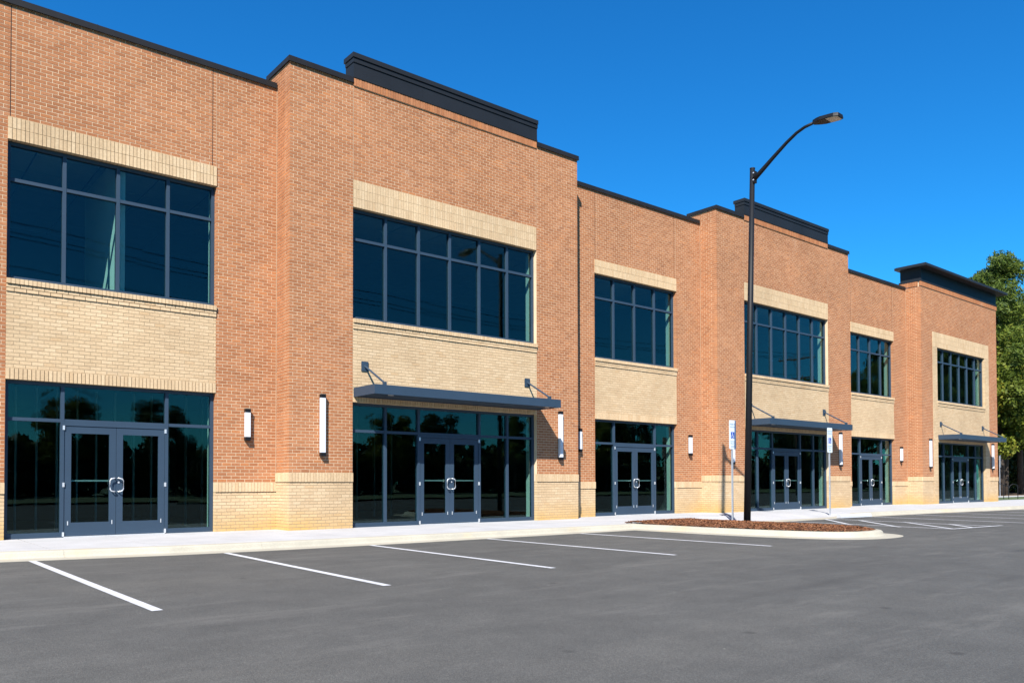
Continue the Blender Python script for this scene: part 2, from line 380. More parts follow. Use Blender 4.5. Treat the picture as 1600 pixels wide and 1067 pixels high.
# wall core (mortar plane 7 mm behind the brick faces) with real openings
core = MB(); MD = .0035; TH = .30
EDGES = {round(v, 3) for v in (7.62, 23.2, 38.78, .92, 16.53, 32.14, 47.69)}
def core_panel(mb, x0, x1, z0, z1, y, th=TH):
    if abs(y-YP) < .1:                 # keep the mortar behind the brick faces of the returns
        if round(x0, 3) in EDGES: x0 += MD-.004
        if round(x1, 3) in EDGES: x1 -= MD-.004
    b = (x0+.004, x1-.004, y+MD, y+th, z0+.004, z1)
    if isinstance(mb, str): BACK[mb] = b
    else: mb.box(*b)
BACK = {}
WALL = bpy.data.objects.new('wall', None)   # replaced below by the real mesh
owners = {}
def owner_part(name):
    return name
lintels = []
for bi, (kd, x0, x1, l, r) in enumerate(BAYS):
    y = YR if kd == 'R' else YP
    wt = WT_R if kd == 'R' else WT_P
    top = COP_R if kd == 'R' else COP_P
    if kd == 'E': top = 10.43
    if l is None:
        core_panel(core, x0, x1, 0, top, y); field('wall', 'red', x0, x1, wt, top, y, zbase=wt)
        soldier('water_table%d_0' % bi, 'buff', x0, x1, wt-SOL, wt, y-.02); field('base%d_0' % bi, 'buff', x0, x1, 0, wt-SOL, y, zbase=0)
        BACK['water_table%d_0' % bi] = (x0+.004, x1-.004, y-.017, y+.05, wt-SOL+.004, wt-.014); core_panel('base%d_0' % bi, x0, x1, 0, wt-SOL, y)
        continue
    sf = SF_R if kd == 'R' else SF_P
    lt = 7.992 if kd == 'R' else 8.208
    head = HEAD if kd != 'E' else 7.488
    pl, pr = (l, r)
    if kd == 'E': pl, pr = 39.935, 46.59     # buff surround edges
    # ---- core
    core_panel(core, x0, pl, wt-SOL, top, y); core_panel(core, pr, x1, wt-SOL, top, y); core_panel(core, pl, pr, lt, top, y)
    core_panel('base%d_0' % bi, x0, pl, 0, wt-SOL, y); core_panel('base%d_1' % bi, pr, x1, 0, wt-SOL, y)
    core_panel('lintel%d' % bi, pl, pr, head, lt, y-.013)
    core_panel('spandrel%d' % bi, l, r, sf, SILL-.03, y-.001)
    BACK['window_sill%d' % bi] = (l+.004, r-.004, y-.044, y+.1, 4.829, SILL-.012)
    for k, (a, b) in enumerate(((x0, pl), (pr, x1))): BACK['water_table%d_%d' % (bi, k)] = (a+.004, b-.004, y-.017, y+.05, wt-SOL+.004, wt-.014)
    if kd == 'E':
        core_panel('jamb%d_0' % bi, pl, l, 0, head, y-.012); core_panel('jamb%d_1' % bi, r, pr, 0, head, y-.012)
    # ---- red field with the window column cut out
    if kd == 'R':
        slots = [(l+.03, l+.125), (r-.095, r)]
        holes = [(l, r, 0, lt)]+[(a, b, lt, top) for a, b in slots]
        field('wall', 'red', x0, x1, wt, top, y, holes, zbase=wt)
        for a, b in slots:                      # recessed movement-joint slots, bricks 6 mm proud of the mortar at the bottom of the slot
            k = 0
            while lt+k*CO < top-.01:
                put('wall', 'red', (a+.010, b-.012, y+.0022, y+.05, lt+k*CO, min(top, lt+(k+1)*CO)-JT), False); k += 1
    elif kd == 'P':
        field('wall', 'red', x0, l-.008, wt, top, y, (), zbase=wt); field('wall', 'red', r+.008, x1, wt, top, y, (), zbase=wt)
        field('wall', 'red', l+.008, r-.008, lt, 10.44, y, (), zbase=wt)
        soldier('wall', 'red', l, r, 10.44, 10.44+SOL, y-.03, depth=.08)
        core_panel(core, l, r, top-.08, 10.62, y-.022, .2)
    else:
        field('wall', 'red', x0, pl-.008, wt, 10.2, y, (), zbase=wt); field('wall', 'red', pr+.008, x1, wt, 10.2, y, (), zbase=wt)
        field('wall', 'red', pl+.008, pr-.008, lt, 10.2, y, (), zbase=wt)
        soldier('wall', 'red', x0-.03, x1+.03, 10.214, 10.43, y-.03, depth=.08)
    # ---- buff base, water table
    for k, (a, b) in enumerate(((x0, pl), (pr, x1))):
        if b-a < .1: continue
        field('base%d_%d' % (bi, k), 'buff', a, b, 0, wt-SOL-JT, y, zbase=0)
        soldier('water_table%d_%d' % (bi, k), 'buff', a+(.0 if k else .0), b, wt-SOL, wt, y-.022, depth=.09)
    # ---- lintel
    if kd == 'R':
        for q in range(2): soldier('lintel%d' % bi, 'buff', l, r, head+q*SOL, head+(q+1)*SOL, y-.018, depth=.125)
    elif kd == 'P':
        for q in range(3): soldier('lintel%d' % bi, 'buff', l+.008, r-.008, head+q*SOL, head+(q+1)*SOL, y-.012, depth=.125)
    else:
        h3 = (lt-head)/3
        for q in range(3): soldier('lintel%d' % bi, 'buff', pl, pr, head+q*h3, head+(q+1)*h3, y-.012, depth=.125)
        field('jamb%d_0' % bi, 'buff', pl, l, 0, head-JT, y-.012, zbase=0); field('jamb%d_1' % bi, 'buff', r, pr, 0, head-JT, y-.012, zbase=0)
    # ---- sill, band, spandrel, head course
    soldier('window_sill%d' % bi, 'buff', l-.0, r+.0, 4.824, SILL-.004, y-.05, depth=.17)
    field('spandrel%d' % bi, 'buff', l, r, 4.68, 4.824-.004, y-.022, zbase=4.68, depth=.12)
    field('spandrel%d' % bi, 'buff', l, r, sf+SOL, 4.68, y, zbase=sf+SOL)
    soldier('spandrel%d' % bi, 'buff', l, r, sf, sf+SOL, y-.012, depth=.2)
    # underside of the lintel
# returns of the projecting bays
for xx in (7.62, 23.2, 38.78):
    e = xx > 38
    topz = 10.2 if e else COP_P
    yb = YP+1.2
    field_side('wall', 'red', xx, -1, YP+.117, YR, WT_P, COP_R, .05)
    field_side('wall', 'red', xx, -1, YP+.117, yb, COP_R, topz, .05)
    field_side('water_table_r%g' % xx, 'buff', xx-.022, -1, YP-.02, YR, WT_P-SOL, WT_P, .07, True)
    field_side('base_r%g' % xx, 'buff', xx, -1, YP+.117, YR, 0, WT_P-SOL, .05)
    if e: field_side('wall', 'red', xx-.03, -1, YP+.117, yb, 10.214, 10.43, .08, True)
    core.box(xx+MD+.0015, xx+.25, YP+TH-.02, yb+.02, 1.05, topz); BACK['base_r%g' % xx] = (xx+MD+.0015, xx+.25, YP+.1, YR+.1, .004, 1.04); BACK['water_table_r%g' % xx] = (xx-.017, xx+.04, YP, YR-.004, WT_P-SOL+.004, WT_P-.014)
for xx in (.92, 16.53, 32.14, 47.69):
    yb = YR if xx < 47 else YR+18
    field_side('wall', 'red', xx, 1, YP+.117, yb, WT_P, COP_P if xx < 47 else 10.2, .05)
    field_side('base_r%g' % xx, 'buff', xx, 1, YP+.117, yb, 0, WT_P, .05)
    BACK['base_r%g' % xx] = (xx-.25, xx-MD-.0015, YP+.1, yb+.02, .004, WT_P)
    core.box(xx-.25, xx-MD-.0015, YP+TH-.02, yb+.02, WT_P+.004, COP_P if xx < 47 else 10.42)
# pale corner joints where each bay meets the next return
core.box(-1, 47.4, 36, 36.3, 0, 10.1); core.box(-1.0, -.75, YP+.31, 35.99, 0, 10.1)                       # rear wall
wall = core.build('wall', M['mortar_r'], BLD)
PART = {'wall': wall}

# project to rank bricks by how large they show
def pix(P):
    d = Vector(P)-Vector((0, 0, 1.05)); z = d.dot(_f)
    return (800+F_PX*d.dot(_rt)/z, CY-F_PX*d.dot(_up)/z, z)
singles = {'red': [], 'buff': []}
for (ow, kind), L in BR.items():
    for i, (b, t, full) in enumerate(L):
        if not full: continue
        a = pix((b[0], b[2], b[4])); c = pix((b[1], b[2], b[5]))
        if a[2] < 1 or not (2 < a[0] and c[0] < 1598 and c[1] > 2): continue
        singles[kind].append(((c[0]-a[0])*(a[1]-c[1]), ow, i))
chosen = set()
for kind, L in singles.items():
    L.sort(reverse=True)
    for s in L[:300]: chosen.add((s[1], kind, s[2]))
uni = MB().box(-(BL-JT)/2, (BL-JT)/2, -.025, .025, -(CO-JT)/2, (CO-JT)/2)
unit = {'red': uni.mesh('brick', M['red1']), 'buff': uni.mesh('buff_brick', M['buff1'])}
NICE = {'lintel': 'lintel', 'window_sill': 'window_sill', 'spandrel': 'spandrel', 'water_table': 'water_table', 'base': 'wall_base', 'jamb': 'window_surround'}
for (ow, kind), L in BR.items():
    rest = [(b, t) for i, (b, t, fl) in enumerate(L) if (ow, kind, i) not in chosen]
    one = [(b, t) for i, (b, t, fl) in enumerate(L) if (ow, kind, i) in chosen]
    B = [q[0] for q in rest]; T = [q[1] for q in rest]
    if ow == 'wall':
        par = wall; st = add('brickwork', boxes_mesh('brickwork', B, T, M['red']), wall); st['kind'] = 'stuff'
    else:
        base = ''.join(ch for ch in ow if not (ch.isdigit() or ch == '.')).rstrip('_')
        nm = 'window_surround' if ow.startswith('jamb') else NICE.get(base.replace('_r', ''), None) or NICE.get(base, 'wall_base')
        par = MB().box(*BACK[ow]).build(nm, M['mortar_b'], BLD); PART[ow] = par
        st = add('brickwork', boxes_mesh('brickwork', B, T, M['buff']), par); st['kind'] = 'stuff'
    for b, t in one:
        add('brick' if kind == 'red' else 'buff_brick', unit[kind], par, ((b[0]+b[1])/2, (b[2]+.025), (b[4]+b[5])/2))
# pale movement joints on the face
class Each:
    """every box becomes a part of its own"""
    def __init__(s, name, mat, par): s.a = (name, mat, par)
    def box(s, *b): return MB().box(*b).build(*s.a)
cj = Each('movement_joint', M['caulk'], BLD)
for xx, z0, z1, y in ((9.2, 8.22, 10.43, YP), (14.93, 8.22, 10.43, YP), (24.8, 8.22, 10.43, YP), (30.48, 8.22, 10.43, YP), (39.935, 8.22, 10.2, YP), (46.59, 8.22, 10.2, YP)):
    cj.box(xx-.007, xx+.007, y+.001, y+.02, z0, z1)
for l, r in ((2.31, 6.235), (17.935, 21.87), (33.58, 37.49)):
    for a in (l+.115, r-.012): cj.box(a, a+.011, YR+.0015, YR+.02, 8.0, 10.13)
for xx in (7.62, 23.2, 38.78): cj.box(xx-.014, xx-.0005, YR-.010, YR+.006, WT_P, 10.12)
# black strips painted in as the shadow along each slot's left edge
sl_ = Each('slot_shadow', M['black'], BLD)
for l, r in ((2.31, 6.235), (17.935, 21.87), (33.58, 37.49)):
    for a in (l+.03, r-.095): sl_.box(a-.002, a+.013, YR+.0012, YR+.0032, 8.0, 10.12)

# ---------------- copings
def coping(x0, x1, y, z, h=.115, d=.38, capl=True):
    mb = MB(); mb.box(x0, x1, y-.04, y+d, z, z+h); mb.box(x0, x1, y-.046, y-.038, z-.012, z+.03)
    x = x0+2.9
    while x < x1-.4: mb.box(x, x+.012, y-.043, y+d-.01, z+.002, z+h+.004); x += 3.05
    return mb.build('coping', M['coping'], BLD)
coping(.92, 7.60, YR, COP_R); coping(16.53, 23.16, YR, COP_R); coping(32.14, 38.72, YR, COP_R); coping(-1.05, .96, YP, COP_P)
for a, b, c, d in ((7.58, 9.19, 14.94, 16.57), (23.16, 24.79, 30.49, 32.18)):
    coping(a, b, YP, COP_P); coping(c, d, YP, COP_P)
    mb = MB(); mb.box(a, a+.38, YP+.384, YP+1.25, COP_P, COP_P+.115); mb.build('coping', M['coping'], BLD)
    mb = MB(); mb.box(d-.38, d, YP+.384, YP+1.25, COP_P, COP_P+.115); mb.build('coping', M['coping'], BLD)
# ---------------- stepped cornices
for l, r in ((9.2, 14.93), (24.8, 30.48)):
    mb = MB(); mb.box(l-.01, r+.01, YP-.036, YP+.36, 10.66, 10.978)
    mb.box(l-.025, r+.02, YP-.056, YP+.36, 10.988, 11.09)
    mb.box(l-.045, r+.025, YP-.08, YP+.40, 11.10, 11.21)
    mb.box(l-.005, r+.005, YP-.03, YP+.34, 10.978, 11.10)
    mb.box(l-.02, r+.02, YP-.045, YP+.3, 10.63, 10.665)
    for q in (1/3, 2/3): mb.box(l+(r-l)*q, l+(r-l)*q+.012, YP-.0385, YP+.3, 10.67, 10.98)
    mb.build('cornice', M['cornice'], BLD)
mb = MB(); mb.box(38.74, 47.71, YP-.045, YP+1.0, 10.435, 10.50); mb.box(38.80, 47.67, YP-.02, YP+.95, 10.50, 11.05)
mb.box(38.42, 48.2, YP-.42, YP+1.05, 11.05, 11.16); mb.box(38.45, 48.17, YP-.39, YP+1.0, 11.162, 11.18)
mb.build('cornice', M['cornice'], BLD)
mb = MB(); mb.box(-1, 47.4, YR+.3, 36, 9.6, 9.75); mb.build('roof', M['roof'], BLD)
# ---------------- interior
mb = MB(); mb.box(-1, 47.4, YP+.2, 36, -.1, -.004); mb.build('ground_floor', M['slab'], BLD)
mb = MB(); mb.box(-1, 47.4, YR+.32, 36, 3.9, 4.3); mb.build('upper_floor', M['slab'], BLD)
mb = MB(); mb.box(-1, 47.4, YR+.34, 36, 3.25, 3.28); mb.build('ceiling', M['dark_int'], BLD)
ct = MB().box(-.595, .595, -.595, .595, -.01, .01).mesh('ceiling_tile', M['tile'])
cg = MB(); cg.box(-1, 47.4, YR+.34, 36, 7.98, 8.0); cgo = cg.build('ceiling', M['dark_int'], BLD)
for i in range(34):
    for j in range(6): add('ceiling_tile', ct, cgo, (1.2+i*1.22, YR+1.0+j*1.22, 7.965))
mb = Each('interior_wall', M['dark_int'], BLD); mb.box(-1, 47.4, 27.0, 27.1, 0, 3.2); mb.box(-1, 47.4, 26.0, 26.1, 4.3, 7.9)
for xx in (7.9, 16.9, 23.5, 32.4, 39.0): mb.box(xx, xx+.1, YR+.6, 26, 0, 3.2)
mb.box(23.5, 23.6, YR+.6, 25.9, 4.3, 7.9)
ij = Each('interior_jamb', M['drywall'], BLD)
for kd, x0, x1, l, r in BAYS[1:]:
    y = (YR if kd == 'R' else YP)+.3
    for z0, z1 in ((0, 2.95), (4.93, 7.5)):
        ij.box(r-.02, r+.04, y+.002, y+.14, z0, z1); ij.box(l-.04, l+.02, y+.002, y+.14, z0, z1)
mb = MB(); mb.box(4.33, 4.45, YR+.30, YR+3.4, 4.3, 7.9); mb.build('partition', M['plaster'], BLD)
stud = MB().box(-.02, .02, -.045, .045, 0, 3.2).mesh('stud', M['stud'])
for k in range(13): add('stud', stud, BLD, (2.9+k*.406, YR+3.0+.02*(k % 3), 0))
for k in range(6): add('stud', stud, BLD, (10.3+k*.61, YR+4.5, 0))

# ---------------- window and door joinery
FD = .12                      # frame set back from the face
def window_frame(name, l, r, y, z0, z1, xs, tz, fw=.065, segs=None, bottom=.065):
    """outer frame, vertical mullions xs (tuples x,z0,z1), transom; returns object"""
    mb = MB(); ya, yb = y+FD, y+FD+.115
    mb.box(l, l+fw, ya, yb, z0, z1); mb.box(r-fw, r, ya, yb, z0, z1)
    mb.box(l+fw, r-fw, ya, yb, z1-fw, z1); 
    for (a, b) in (segs or [(l+fw, r-fw)]): mb.box(a, b, ya, yb, z0, z0+bottom)
    for x, a, b in xs: mb.box(x-fw/2, x+fw/2, ya-.003, yb, max(a, z0+.001), b-fw)
    mb.box(l+fw, r-fw, ya+.003, yb-.004, tz-fw/2, tz+fw/2)
    return mb.build(name, M['frame'], BLD)
def pane(par, x0, x1, y, z0, z1):
    mb = MB().box(x0-.01, x1+.01, y+FD+.05, y+FD+.062, z0-.01, z1+.01)
    # panes are never set perfectly flush: each corner leans a millimetre or two
    dy = [random.uniform(-.0016, .0016) for _ in range(4)]; q = [0, 1, 1, 0, 2, 3, 3, 2]
    mb.v = [(v[0], v[1]+dy[q[i]], v[2]) for i, v in enumerate(mb.v)]
    return mb.build('pane', M['glass'], par)
def door(l, r, y, left, bar=True):
    """one leaf; l..r"""
    ya, yb = y+FD+.012, y+FD+.06; st = .125
    mb = MB(); mb.box(l, l+st, ya, yb, .02, 2.185); mb.box(r-st, r, ya, yb, .02, 2.185); mb.box(l+st, r-st, ya, yb, 2.045, 2.185); mb.box(l+st, r-st, ya, yb, .02, .285)
    d = mb.build('door', M['frame'], BLD)
    MB().box(l+st-.008, r-st+.008, ya+.02, ya+.03, .277, 2.053).build('pane', M['glass'], d)
    s = -1 if left else 1; e = r if left else l
    yh = ya-.065; pts = [(e+s*.028, ya, 1.16), (e+s*.03, yh+.01, 1.16), (e+s*.05, yh, 1.16), (e+s*.10, yh, 1.145), (e+s*.125, yh, 1.11), (e+s*.125, yh, .94), (e+s*.10, yh, .905), (e+s*.05, yh, .89), (e+s*.03, yh+.01, .89), (e+s*.028, ya, .89)]
    MB().tube(pts, .0125, 8).build('handle', M['chrome'], d, smooth=True)
    if not left: MB().tube([(e+.045, ya-.012, 1.075), (e+.045, ya+.004, 1.075)], .02, 10).build('lock', M['chrome'], d)
    if bar: MB().box(l+st-.03, r-st+.03, yb+.03, yb+.065, 1.095, 1.125).build('panic_bar', M['chrome'], d)
    hx = l-.012 if left else r+.012
    hg = MB().box(-.018, .018, -.014, .01, -.042, .042).mesh('hinge', M['chrome'])
    for z in (.06, 1.03, 2.15): add('hinge', hg, d, (hx, ya-.012, z))
    for q in (l+.07, r-.07):
        if abs(q-e) > .2 or bar: MB().box(q-.008, q+.008, ya-.006, ya+.002, .235, .315).build('bolt', M['chrome'], d)
    return d
for bi, (kd, x0, x1, l, r) in enumerate(BAYS):
    if l is None: continue
    y = YR if kd == 'R' else YP
    n = 4 if kd == 'R' else 6; w = (r-l)/n; fw = .065
    head = HEAD if kd != 'E' else 7.488
    sf = SF_R if kd == 'R' else SF_P
    # upper window
    wf = window_frame('window', l, r, y, SILL, head, [(l+w*i, SILL+.065, head) for i in range(1, n)], TRANS_U)
    for i in range(n):
        a = l+w*i+(fw if i == 0 else fw/2); b = l+w*(i+1)-(fw if i == n-1 else fw/2)
        pane(wf, a, b, y, SILL+fw, TRANS_U-fw/2); pane(wf, a, b, y, TRANS_U+fw/2, head-fw)
    # storefront
    dl, dr = (l+w, l+3*w) if kd == 'R' else (l+2*w, l+4*w)
    xs = [(dl, 0, sf), (dr, 0, sf)]
    if kd != 'R': xs += [(l+w, .1, sf), (l+5*w, .1, sf)]
    wf = window_frame('storefront_window', l, r, y, .002, sf, xs, 2.285, segs=[(l+fw, dl-fw/2), (dr+fw/2, r-fw)], bottom=.10)
    edges = sorted([l]+[q[0] for q in xs]+[r])
    for a, b in zip(edges[:-1], edges[1:]):
        a2 = a+(fw if a == l else fw/2); b2 = b-(fw if b == r else fw/2)
        pane(wf, a2, b2, y, 2.285+fw/2, sf-fw)
        if not (a >= dl-.01 and b <= dr+.01): pane(wf, a2, b2, y, .10, 2.285-fw/2)
    mid = (dl+dr)/2
    MB().box(dl+fw/2, dr-fw/2, y+FD-.002, y+FD+.11, 2.192, 2.256).build('door_header', M['frame'], BLD)
    MB().box(dl+fw/2, dr-fw/2, y+FD-.04, y+FD+.10, .001, .014).build('threshold', M['chrome'], BLD)
    door(dl+fw/2+.004, mid-.003, y, True, True); door(mid+.003, dr-fw/2-.004, y, False, bi != 1)

# ---------------- entrance canopies
for ci, (l, r) in enumerate(((9.21, 14.925), (24.81, 30.47), (40.44, 46.06))):
    y0, y1 = YP-1.0, YP-.013; z0, z1 = 3.07, 3.285
    mb = MB(); mb.box(l, r, y0, y0+.05, z0, z1); mb.box(l, l+.05, y0+.05, y1, z0, z1); mb.box(r-.05, r, y0+.05, y1, z0, z1); mb.box(l+.05, r-.05, y1-.05, y1, z0, z1)
    mb.box(l+.05, r-.05, y0+.05, y1-.05, z0+.02, z0+.05); mb.box(l+.05, r-.05, y0+.05, y1-.05, z1-.06, z1-.03)
    cn = mb.build('canopy', M['frame'], BLD)
    for xx in (l+.3, r-.35):
        MB().box(xx-.09, xx+.09, YP-.022, YP+.003, 3.70, 3.93).build('wall_plate', M['frame'], cn)
        rb = MB(); rb.tube([(xx, YP-.02, 3.82), (xx, YP-.93, 3.33)], .024, 8); rb.box(xx-.012, xx+.012, YP-.09, YP-.02, 3.77, 3.87); rb.box(xx-.03, xx+.03, YP-.97, YP-.88, 3.284, 3.36)
        rb.build('tie_rod', M['frame'], cn)
        dx = xx+.25 if xx < (l+r)/2 else xx+.05
        MB().tube([(dx, YP-.78, 3.072), (dx, YP-.78, 3.10)], .07, 12).build('downlight', M['chrome'], cn)

# ------------------------------------------------------------------ wall lights
def wall_light(x, y, z0, z1, label):
    o = empty('wall_light', (x, y, (z0+z1)/2), label, 'wall light', 'slim wall lights along the shopfronts')
    w = .058; mb = MB(); mb.box(x-w*.8, x+w*.8, y-.02, y-.004, z0+.01, z1-.01); mb.build('back_plate', M['black'], o, org=o.location)
    MB().box(x-w*.93, x+w*.93, y-.112, y-.021, z0+.082, z1-.082).build('diffuser', M['white'], o, org=o.location)
    for a, b in ((z0, z0+.08), (z1-.08, z1)):
        MB().box(x-w, x+w, y-.118, y-.018, a, b).build('end_cap', M['black'], o, org=o.location)
    return o
wall_light(6.925, YR, 2.0, 2.71, 'short white wall light on the brick pier just right of the nearest glass doors')
wall_light(8.40, YP, 1.665, 3.075, 'tall white wall light on the projecting brick pier left of the nearest canopy')
wall_light(15.78, YP, 1.69, 3.08, 'tall white wall light half in the canopy shadow right of the nearest canopy')
wall_light(17.22, YR, 1.98, 2.68, 'short white wall light tucked into the recess beside the nearest projecting bay')
wall_light(22.52, YR, 1.97, 2.68, 'short white wall light on the pier right of the second recessed doors')
wall_light(23.98, YP, 1.67, 3.07, 'tall white wall light on the pier behind the accessible parking sign by the lamp post')
wall_light(31.28, YP, 1.67, 3.07, 'tall white wall light right of the middle canopy behind the pale sign post')
wall_light(38.06, YR, 1.95, 2.68, 'short white wall light between the third recessed doors and the end bay')
wall_light(39.50, YP, 1.68, 3.07, 'tall white wall light on the end bay just left of the farthest canopy')
wall_light(46.88, YP, 1.66, 3.05, 'tall white wall light at the far right corner of the building under the farthest canopy')

# ------------------------------------------------------------------ ground
ZA = -.12
def sheet(name, poly, z, mat, kind='structure', parent=None):
    o = MB().poly([(x, y, z) for x, y in poly]).build(name, mat, parent)
    if kind: o['kind'] = kind
    return o
sheet('ground', [(-900, -900), (1200, -900), (1200, 1200), (-900, 1200)], -.30, M['grass'])
lot = sheet('parking_lot', [(-60, -14), (140, -14), (140, 15.5), (-60, 15.5)], ZA, M['asphalt'])
PAN = [(-40, 15.3), (-2, 15.0), (0, 14.72), (2, 14.22), (4.4, 13.72), (6.3, 13.57), (9, 13.49), (15, 13.48), (26, 13.5), (30, 13.4), (33, 13.2), (38, 12.8), (46, 12.35), (60, 11.8), (120, 11)]
def pan_y(x):
    for (a, b), (c, d) in zip(PAN[:-1], PAN[1:]):
        if a <= x <= c: return b+(d-b)*(x-a)/(c-a)
    return PAN[-1][1]
ISL0, ISL1 = 15.15, 18.4          # island outer edges
RMP0, RMP1 = 18.6, 25.4           # lowered kerb in front of the accessible stall
def ramp_f(x):
    """0 on full kerb, 1 on the flush ramp"""
    if x <= RMP0-.3 or x >= RMP1+1.1: return 0
    if x < RMP0: return (x-RMP0+.3)/.3
    if x > RMP1: return (RMP1+1.1-x)/1.1
    return 1
# kerb with gutter pan: profile across y from pan edge inwards
def kerb_profile(x):
    p = pan_y(x); k = ramp_f(x); t = lambda z: z*(1-k)+(ZA+.008)*k
    return [(p, ZA-.05), (p, ZA+.004), (p+.36, ZA+.012), (p+.385, t(-.085)), (p+.41, t(-.025)), (p+.44, t(-.004)), (p+.47, t(0)), (p+.60, t(0))]
def kerb_piece(x0, x1, n=5):
    mb = MB(); xs = np.linspace(x0, x1, n); rows = []
    for x in xs:
        b = len(mb.v); pr = kerb_profile(x); mb.v += [(x, q[0], q[1]) for q in pr]; rows.append(b); k = len(pr)
    for a, b in zip(rows[:-1], rows[1:]):
        for i in range(k-1): mb.f.append((a+i, b+i, b+i+1, a+i+1)); mb.t.append(.5)
    for rr, rv in ((rows[0], False), (rows[-1], True)):
        v = mb.v[rr+k-1]; mb.v.append((v[0], v[1], ZA-.05)); f = [rr+i for i in range(k)]+[len(mb.v)-1]
        mb.f.append(tuple(f[::-1] if rv else f)); mb.t.append(.5)
    return mb
kerb = bpy.data.objects.new('kerb', None); 
x = -40.0; first = None
while x < 100:
    x2 = x+3.05
    if x < 15.2 < x2: x2 = 15.2
    mb = kerb_piece(x+.002, x2-.002)
    if first is None: first = mb.build('kerb', M['kerb'], None); first['kind'] = 'structure'
    else: mb.build('kerb_stone', M['kerb'], first)
    x = x2
# sidewalk: joined slabs with open joints
walk = MB().poly([(-40, 15.0, -.02), (47.9, 14.0, -.21), (47.9, 18.2, -.02), (-40, 18.2, -.02)]); walk = MB()
walk.box(-40, 110, 15.9, 17.9, -.2, -.02); wk = walk.build('sidewalk', M['kerb'], None); wk['kind'] = 'structure'
x = -40.0
while x < 64:
    x2 = x+1.52; mb = MB(); n = 3  # slab
    xs = np.linspace(x+.007, x2-.007, n); rows = []
    for xx in xs:
        k = ramp_f(xx); yj = pan_y(xx)+.606; zf = 0*(1-k)+(ZA+.008)*k
        b = len(mb.v); mb.v += [(xx, yj, zf-.1), (xx, yj, zf), (xx, yj+1.15, 0), (xx, 17.92, 0)]; rows.append(b)
    for a, b in zip(rows[:-1], rows[1:]):
        for i in range(3): mb.f.append((a+i, b+i, b+i+1, a+i+1)); mb.t.append(.5)
    for rr, rv in ((rows[0], False), (rows[-1], True)):
        f = tuple(rr+i for i in range(4)); mb.f.append(f[::-1] if rv else f); mb.t.append(.5)
    mb.build('paving_slab', M['walk'], wk); x = x2
sheet('sidewalk_underlay', [(-40, 14.4), (64, 12.0), (64, 17.95), (-40, 17.95)], -.16, M['kerb'])
# painted lines
def line(p, q, w=.10, z=None, name='parking_line'):
    p, q = Vector((p[0], p[1], 0)), Vector((q[0], q[1], 0)); d = (q-p).normalized(); n = Vector((-d.y, d.x, 0))*w/2; z = z or ZA+.004
    MB().poly([(a.x, a.y, z) for a in (p-n, q-n, q+n, p+n)]).build(name, M['paint'], lot)
for a, b in (((2.21, 14.15), (2.24, 7.87)), ((4.97, 13.62), (4.80, 8.08)), ((7.67, 13.52), (7.51, 8.25)), ((10.40, 13.47), (10.34, 8.45)), ((13.10, 13.46), (13.11, 8.49)),
             ((26.65, 13.48), (25.80, 8.5)), ((29.37, 13.40), (28.45, 8.6)), ((32.0, 13.24), (31.2, 8.6)), ((34.7, 13.0), (33.9, 8.5)), ((37.4, 12.8), (36.6, 8.4)), ((40.1, 12.6), (39.4, 8.3)), ((42.8, 12.5), (42.1, 8.2)), ((45.5, 12.4), (44.9, 8.1))):
    line(a, b)
k = .975
sc = lambda p: (p[0]*k, p[1]*k)
for i, (a, b) in enumerate((((24.63, 14.0), (21.836, 11.615)), ((24.5, 12.75), (21.652, 10.147)), ((24.42, 11.328), (21.812, 8.882)), ((24.198, 9.964), (22.76, 8.745)))):
    line(sc(a), sc(b), .10, ZA+.004, 'hatch_line')
line(sc((22.25, 13.7)), sc((21.63, 8.80)), .10, ZA+.0075); line(sc((24.60, 13.8)), sc((23.86, 8.68)), .10, ZA+.0075); line(sc((21.58, 8.80)), sc((24.30, 8.63)), .10, ZA+.011, 'hatch_line')

# ------------------------------------------------------------------ planted island
OUT = [(14.95, 13.48), (15.0, 12.6), (14.95, 11.4), (15.15, 9.8), (15.5, 8.80), (15.85, 8.38), (16.3, 8.13), (16.9, 8.04), (17.5, 8.11), (17.95, 8.36), (18.25, 8.8), (18.38, 9.5), (18.4, 11.5), (18.4, 13.48)]
def smooth_line(P, it=2):
    for _ in range(it):
        Q = [P[0]]
        for a, b in zip(P[:-1], P[1:]): Q += [(a[0]*.75+b[0]*.25, a[1]*.75+b[1]*.25), (a[0]*.25+b[0]*.75, a[1]*.25+b[1]*.75)]
        Q.append(P[-1]); P = Q
    return P
OUT = smooth_line(OUT)
def inset(P, d):
    Q = []
    for i, p in enumerate(P):
        a = Vector(P[max(0, i-1)]); b = Vector(P[min(len(P)-1, i+1)]); t = (b-a).normalized(); n = Vector((-t.y, t.x)); Q.append((p[0]+n.x*d, p[1]+n.y*d))
    return Q
prof = [(0, ZA-.05), (0, ZA+.0055), (.36, ZA+.014), (.385, -.075), (.41, -.02), (.44, .0), (.47, .005), (.58, .005), (.595, -.03)]
rings = [[(q[0], q[1], z) for q in inset(OUT, d)] for d, z in prof]
for rg in rings:                                         # the island runs back into the walk kerb
    rg[0] = (rg[0][0], 14.12, rg[0][2]); rg[-1] = (rg[-1][0], 14.12, rg[-1][2])
mb = MB(); n = len(OUT)
for rg in rings: mb.v += rg
for i in range(len(rings)-1):
    for j in range(n-1): mb.f.append((i*n+j, i*n+j+1, (i+1)*n+j+1, (i+1)*n+j)); mb.t.append(.5)
ik = mb.build('island_kerb', M['kerb'], None, smooth=False); ik['kind'] = 'structure'
inner = inset(OUT, .55); inner = [p for p in inner]
IX0 = min(p[0] for p in inner); IX1 = max(p[0] for p in inner)
